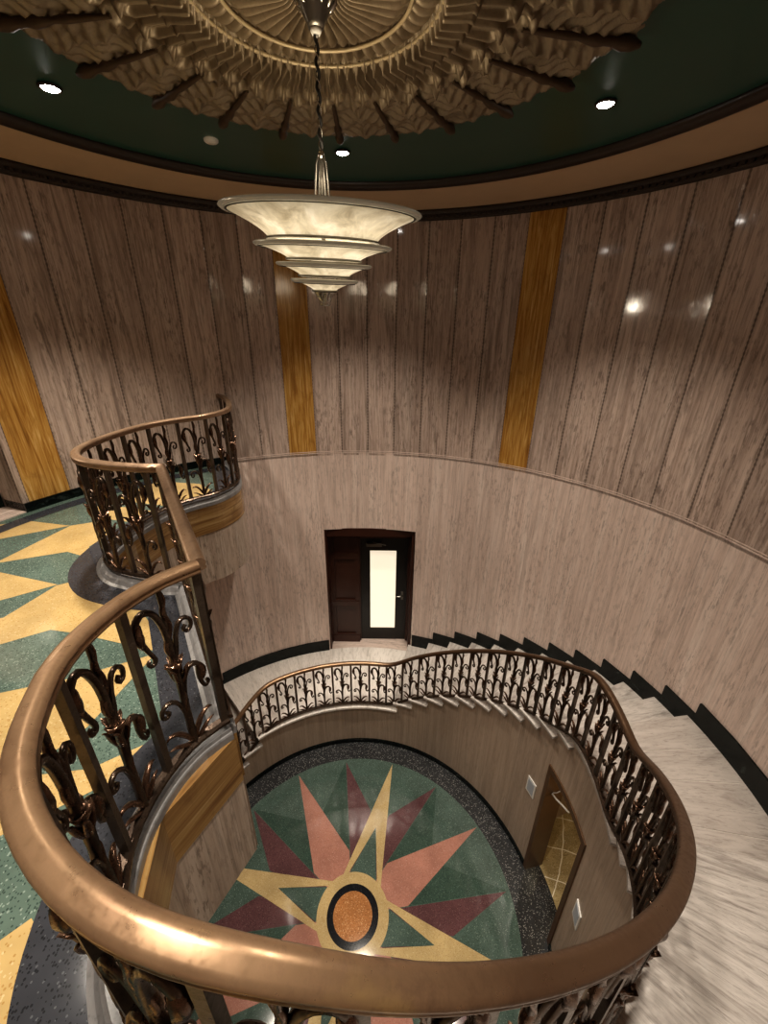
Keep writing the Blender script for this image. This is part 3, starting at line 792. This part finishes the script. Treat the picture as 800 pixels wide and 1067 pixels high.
# ------------------------------------------------------------------ balustrades
def curve2(pts, n=5):
    P = catmull([tuple(p) for p in pts], .012); return [(x, 0, z) for x, z in P]
BH = .715    # free height between bottom rail and handrail
def tline(mb, pts, w0, w1, m, a=1., b=1.2, n=6):
    P = curve2(pts); N_ = len(P); w0 *= 1.3; w1 *= 1.3; mb.tube(P, [w0 + (w1 - w0) * i_ / (N_ - 1) for i_ in range(N_)], m, n, flat=(b, a))
def leafshape(mb, pts, w, m, thick=.35, n=6, yoff=0):
    P = curve2(pts); N_ = len(P)
    if yoff: P = [(x, yoff * math.sin(PI * .5 * i_ / (N_ - 1)), z) for i_, (x, y, z) in enumerate(P)]
    mb.tube(P, [max(.0015, w * math.sin(PI * min(1, (i_ / (N_ - 1)) * .85 + .15)) ** .7) for i_ in range(N_)], m, n, flat=(1., thick))
def scroll_meshes():
    mb = MB()
    tline(mb, [(0, 0), (0, .2), (0, .40)], .0105, .0095, 'iron')
    tline(mb, [(0, .38), (.002, .50), (.010, .575), (.032, .635), (.062, .652), (.088, .625), (.094, .585), (.080, .568)], .010, .008, 'iron')      # crook
    tline(mb, [(.083, .60), (.082, .55), (.068, .50), (.057, .468), (.062, .449), (.077, .450), (.081, .465), (.072, .470)], .0075, .005, 'iron')                # drop and hook
    tline(mb, [(0, .39), (-.016, .45), (-.026, .505), (-.046, .55), (-.072, .553), (-.088, .53), (-.083, .503), (-.066, .497), (-.058, .513), (-.068, .524)], .0075, .005, 'iron')
    tline(mb, [(0, .17), (-.006, .26), (-.022, .325), (-.048, .352), (-.075, .34), (-.085, .312), (-.074, .296)], .0095, .007, 'iron')
    tline(mb, [(-.078, .325), (-.074, .28), (-.080, .24), (-.090, .217), (-.104, .220), (-.105, .236), (-.096, .239)], .007, .0045, 'iron')
    tline(mb, [(0, .10), (.010, .185), (.030, .24), (.058, .258), (.082, .243), (.086, .215), (.070, .204), (.060, .218), (.070, .228)], .0075, .005, 'iron')
    tline(mb, [(0, .55), (-.006, .62), (-.004, BH)], .007, .006, 'iron')
    body = mb
    lf = MB()
    leafshape(lf, [(.084, .625), (.092, .595), (.088, .555), (.080, .52)], .023, 'leaf', .85)
    leafshape(lf, [(-.078, .335), (-.088, .305), (-.084, .27), (-.077, .25)], .020, 'leaf', .85)
    leafshape(lf, [(0, .50), (-.012, .56), (-.002, .62), (-.016, .665), (-.010, BH - .01)], .014, 'leaf', .7)
    leafshape(lf, [(.0, .42), (.014, .47), (.004, .53), (.018, .575)], .011, 'leaf', .7)
    for yo in (-.018, .018):
        leafshape(lf, [(-.004, .30), (-.016, .33), (-.024, .365), (-.04, .385)], .012, 'leaf', .5, yoff=yo)
        leafshape(lf, [(.004, .30), (.014, .345), (.020, .38), (.032, .392)], .012, 'leaf', .5, yoff=yo)
        leafshape(lf, [(.0, .14), (.004, .2), (-.004, .255), (.006, .29)], .010, 'leaf', .5, yoff=yo * .6)
    cl = MB()
    Pg = []
    for i_ in range(16):
        a_ = 2 * PI * i_ / 16; w = 1 + .3 * math.cos(4 * a_)
        Pg.append([(r_ * (w if k_ > 1 else 1) * math.cos(a_), r_ * (w if k_ > 1 else 1) * math.sin(a_), z_ + (.008 * math.cos(4 * a_) if k_ == 3 else 0)) for k_, (r_, z_) in enumerate([(.011, .352), (.015, .365), (.020, .385), (.029, .412), (.012, .39)])])
    cl.grid(Pg, 'leaf', closed_u=True)
    bs = MB()
    for sx in (-1, 1):
        leafshape(bs, [(0, .004), (sx * .022, .055), (sx * .052, .098), (sx * .082, .112), (sx * .098, .098)], .013, 'leaf', .8)
        leafshape(bs, [(sx * .004, .0), (sx * .04, .022), (sx * .072, .046), (sx * .098, .05)], .010, 'leaf', .8)
    leafshape(bs, [(0, .0), (.004, .04), (-.004, .085), (.0, .12)], .014, 'leaf', .8)
    return body, lf, cl, bs
PROT = {}
def arcs(path):
    S = [0]
    for a_, b_ in zip(path, path[1:]): S.append(S[-1] + math.dist(a_[:2], b_[:2]))
    return np.array(S)
def place_along(path, root, flags, first_bar=.02):
    S = arcs(path); L = S[-1]; s_ = first_bar; kind = 0
    A = np.array([p[:3] for p in path])
    def at(s): return [float(np.interp(s, S, A[:, i_])) for i_ in range(3)]
    nbar = nsc = 0
    while s_ < L - .01:
        p = at(s_); q_ = at(min(L, s_ + .03)); o_ = at(max(0, s_ - .03))
        dxy = math.hypot(q_[0] - o_[0], q_[1] - o_[1]); ang = math.atan2(q_[1] - o_[1], q_[0] - o_[0]); slope = (q_[2] - o_[2]) / max(dxy, 1e-6)
        zb = p[2] - .745
        loc = Vector((p[0], p[1], zb)) - Vector(root.location)
        if kind == 0:
            if 'bar' not in PROT:
                mb = MB(); mb.box((0, 0, .365), (.025, .025, .75), 'bar'); o = mb.build('straight_baluster', root); PROT['bar'] = o
            else:
                o = PROT['bar'].copy(); COL.objects.link(o); o.parent = root
            o.location = loc; o.rotation_euler = (0, 0, ang)
        else:
            if 'sc' not in PROT:
                b_, l_, c_, e_ = scroll_meshes()
                o = b_.build('scroll_baluster', root); subs = [l_.build('twisted_leaf', o), c_.build('leaf_cup', o), e_.build('base_leaf', o)]
                PROT['sc'] = (o, subs)
            else:
                o = PROT['sc'][0].copy(); COL.objects.link(o); o.parent = root
                for q2 in PROT['sc'][1]:
                    c2 = q2.copy(); COL.objects.link(c2); c2.parent = o
            o.location = loc + Vector((0, 0, .012)); o.rotation_euler = (0, 0, ang)
        s_ += .112 if abs(slope) > .15 else .1265
        kind = 1 - kind
rail_prof = [(-.016, -.020), (-.022, -.016), (-.023, -.008), (-.019, -.003), (-.020, .000), (-.024, .004), (-.024, .010), (-.020, .016), (-.012, .0205), (-.006, .0215), (.004, .0260), (.012, .0265), (.019, .025), (.027, .019), (.031, .012), (.0315, .004), (.0285, -.001), (.028, -.004), (.031, -.009), (.030, -.016), (.024, -.020), (.014, -.023), (-.008, -.023)]
bot_prof = [(-.021, -.743), (-.021, -.731), (-.012, -.722), (.012, -.722), (.021, -.731), (.021, -.743)]
b1 = empty('gallery_balustrade', (-1.7, .5, ZU))
tag(b1, 'ornate bronze gallery balustrade bending around the deep bay beside the round wall', 'balustrade')
mb = MB(); loc = Vector(b1.location)
mb.sweep(pathU, rail_prof, 'rail_dark'); o = mb.build('handrail', b1); o.location = -loc
mb = MB(); mb.sweep(pathU, bot_prof, 'iron', sm=False); o = mb.build('bottom_rail', b1); o.location = -loc
place_along(pathU, b1, None, .06)
b2 = empty('stair_balustrade', (.0, -1.9, ZU))
tag(b2, 'long bronze balustrade with broad polished handrail circling the well and following the stair down', 'balustrade')
loc = Vector(b2.location)
mb = MB(); NSPLIT = len(OV2) + 30
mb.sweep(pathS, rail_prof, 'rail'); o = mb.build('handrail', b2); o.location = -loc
mb = MB(); mb.sweep(pathS, bot_prof, 'iron', sm=False); o = mb.build('bottom_rail', b2); o.location = -loc
place_along(pathS, b2, None, .015)

# ------------------------------------------------------------------ door on the landing
d1 = empty('door_1', (0, 3.3, ZL)); structure(d1, 'dark mahogany doorway with frosted glass door on the landing')
YD = 3.36
def dpart(mb, n, par=None):
    o = mb.build(n, par or d1)
    if par is None: o.location = -Vector(d1.location)
    return o
xa, xb = -.60, .745
mb = MB()   # frame, soffit, jambs and threshold
mb.box((xa + .02, YD - .05, ZL + 1.12), (.04, .34, 2.25), 'wood'); mb.box((xb - .02, YD - .05, ZL + 1.12), (.04, .34, 2.25), 'wood')
mb.box(((xa + xb) / 2, YD - .02, ZL + 2.19), (xb - xa, .34, .13), 'wood'); mb.box((-.105, YD + .05, ZL + 1.07), (.05, .12, 2.12), 'wood')
mb.box((.70, YD + .05, ZL + 1.07), (.06, .12, 2.12), 'wood'); mb.box((.3, YD + .05, ZL + 2.06), (.8, .12, .12), 'wood')
dpart(mb, 'frame')
mb = MB(); xc = (xa + .04 - .10) / 2; w_ = (-.10 - xa - .04)
mb.box((xc, YD + .02, ZL + 1.08), (w_, .05, 2.14), 'wood')
for x_ in (xa + .075, -.135): mb.box((x_, YD - .015, ZL + 1.08), (.07, .03, 2.14), 'wood')
for z_, hh in ((.07, .14), (.80, .09), (1.70, .10)): mb.box((xc, YD - .02, ZL + z_), (w_, .04, hh), 'wood')
for z_ in (.155, .74, .86): mb.box((xc, YD - .02, ZL + z_), (w_ - .14, .03, .02), 'wood')
dpart(mb, 'side_panel')
mb = MB(); dx0, dx1 = -.08, .67; gx0, gx1 = .075, .49; gz0, gz1 = .24, 1.76; yd = YD + .06
H_ = 2.0
for x0_, x1_, z0_, z1_ in ((dx0, gx0, 0.004, H_), (gx1, dx1, 0.004, H_), (gx0, gx1, 0.004, gz0), (gx0, gx1, gz1, H_)):
    mb.box(((x0_ + x1_) / 2, yd, ZL + (z0_ + z1_) / 2), (x1_ - x0_, .045, z1_ - z0_), 'ebony')
lf = dpart(mb, 'door_leaf')
mb = MB(); mb.box(((gx0 + gx1) / 2, yd + .002, ZL + (gz0 + gz1) / 2), (gx1 - gx0 + .01, .02, gz1 - gz0 + .01), 'frost'); dpart(mb, 'frosted_pane', lf)
mb = MB(); mb.box((.60, yd - .028, ZL + .92), (.035, .012, .16), 'chrome_dark'); mb.tube([(.60, yd - .03, ZL + .93), (.60, yd - .07, ZL + .93), (.57, yd - .075, ZL + .93), (.50, yd - .075, ZL + .93)], .011, 'nickel', 8); dpart(mb, 'lever_handle', lf)
mb = MB(); mb.box((.14, yd - .05, ZL + 1.88), (.24, .05, .05), 'chrome_dark'); mb.tube([(.2, yd - .06, ZL + 1.91), (.32, yd - .16, ZL + 1.93), (.12, yd - .09, ZL + 1.95)], .008, 'chrome_dark', 6); dpart(mb, 'door_closer', lf)
mb = MB(); mb.box(((xa + xb) / 2, YD - .06, ZL - .03), (xb - xa, .42, .058), 'slab'); structure(mb.build('floor_threshold'), 'white marble threshold of the dark doorway')
mb = MB(); mb.box(((xa + xb) / 2, YD + .2, ZL + 1.1), (xb - xa + .3, .06, 2.5), 'wood'); structure(mb.build('wall_recess'), 'dark back of the door recess')

# ------------------------------------------------------------------ more lamps
def point(name, loc, power, col, rad=.06):
    ld = bpy.data.lights.new(name, 'POINT'); ld.energy = power; ld.color = col; ld.shadow_soft_size = rad
    o = bpy.data.objects.new(name, ld); COL.objects.link(o); o.location = loc; lights.append(o); return o
point('chandelier_bulb', (0, 0, 5.73 + .60), 9, (1, .84, .62), .16).data.specular_factor = .3
point('corridor_fill', pol(2.75, 3, 1.7), 9, (1, .82, .5), .08)  # unseen point light added to brighten the corridor floor
point('passage_lamp', (-4.1, .8, 6.2), 25, (1, .88, .7), .1)

# ------------------------------------------------------------------ world, camera, metre scale
w = bpy.data.worlds.new('World'); bpy.context.scene.world = w; w.use_nodes = True
w.node_tree.nodes['Background'].inputs[0].default_value = (.05, .045, .04, 1); w.node_tree.nodes['Background'].inputs[1].default_value = .3
bpy.context.view_layer.update()
S4 = Matrix.Scale(SCALE, 4)
for me in bpy.data.meshes: me.transform(S4)
for o in bpy.context.scene.objects: o.location = o.location * SCALE
for o in lights:
    o.data.energy *= SCALE ** 2; o.data.shadow_soft_size *= SCALE
cam = bpy.data.cameras.new('Camera'); co = bpy.data.objects.new('Camera', cam); COL.objects.link(co)
cam.sensor_fit = 'HORIZONTAL'; cam.sensor_width = 36; cam.lens = 428.587 / 800 * 36; cam.clip_start = .02
pi_, ro_ = .4219, .0108
F = Vector((0, math.cos(pi_), -math.sin(pi_))); Rv = Vector((1, 0, 0)); Uv = Rv.cross(F)
R2 = Rv * math.cos(ro_) + Uv * math.sin(ro_); U2v = -Rv * math.sin(ro_) + Uv * math.cos(ro_)
mat = Matrix.Identity(4)
for i_ in range(3): mat[i_][0] = R2[i_]; mat[i_][1] = U2v[i_]; mat[i_][2] = -F[i_]
mat.translation = Vector((.2871, -2.24, 5.73)) * SCALE
co.matrix_world = mat
sc = bpy.context.scene; sc.camera = co
sc.view_settings.view_transform = 'Standard'; sc.view_settings.look = 'Medium High Contrast'; sc.view_settings.exposure = 0.16
sc.cycles.max_bounces = 8; sc.cycles.diffuse_bounces = 5; sc.cycles.glossy_bounces = 4
sc.cycles.sample_clamp_indirect = 6
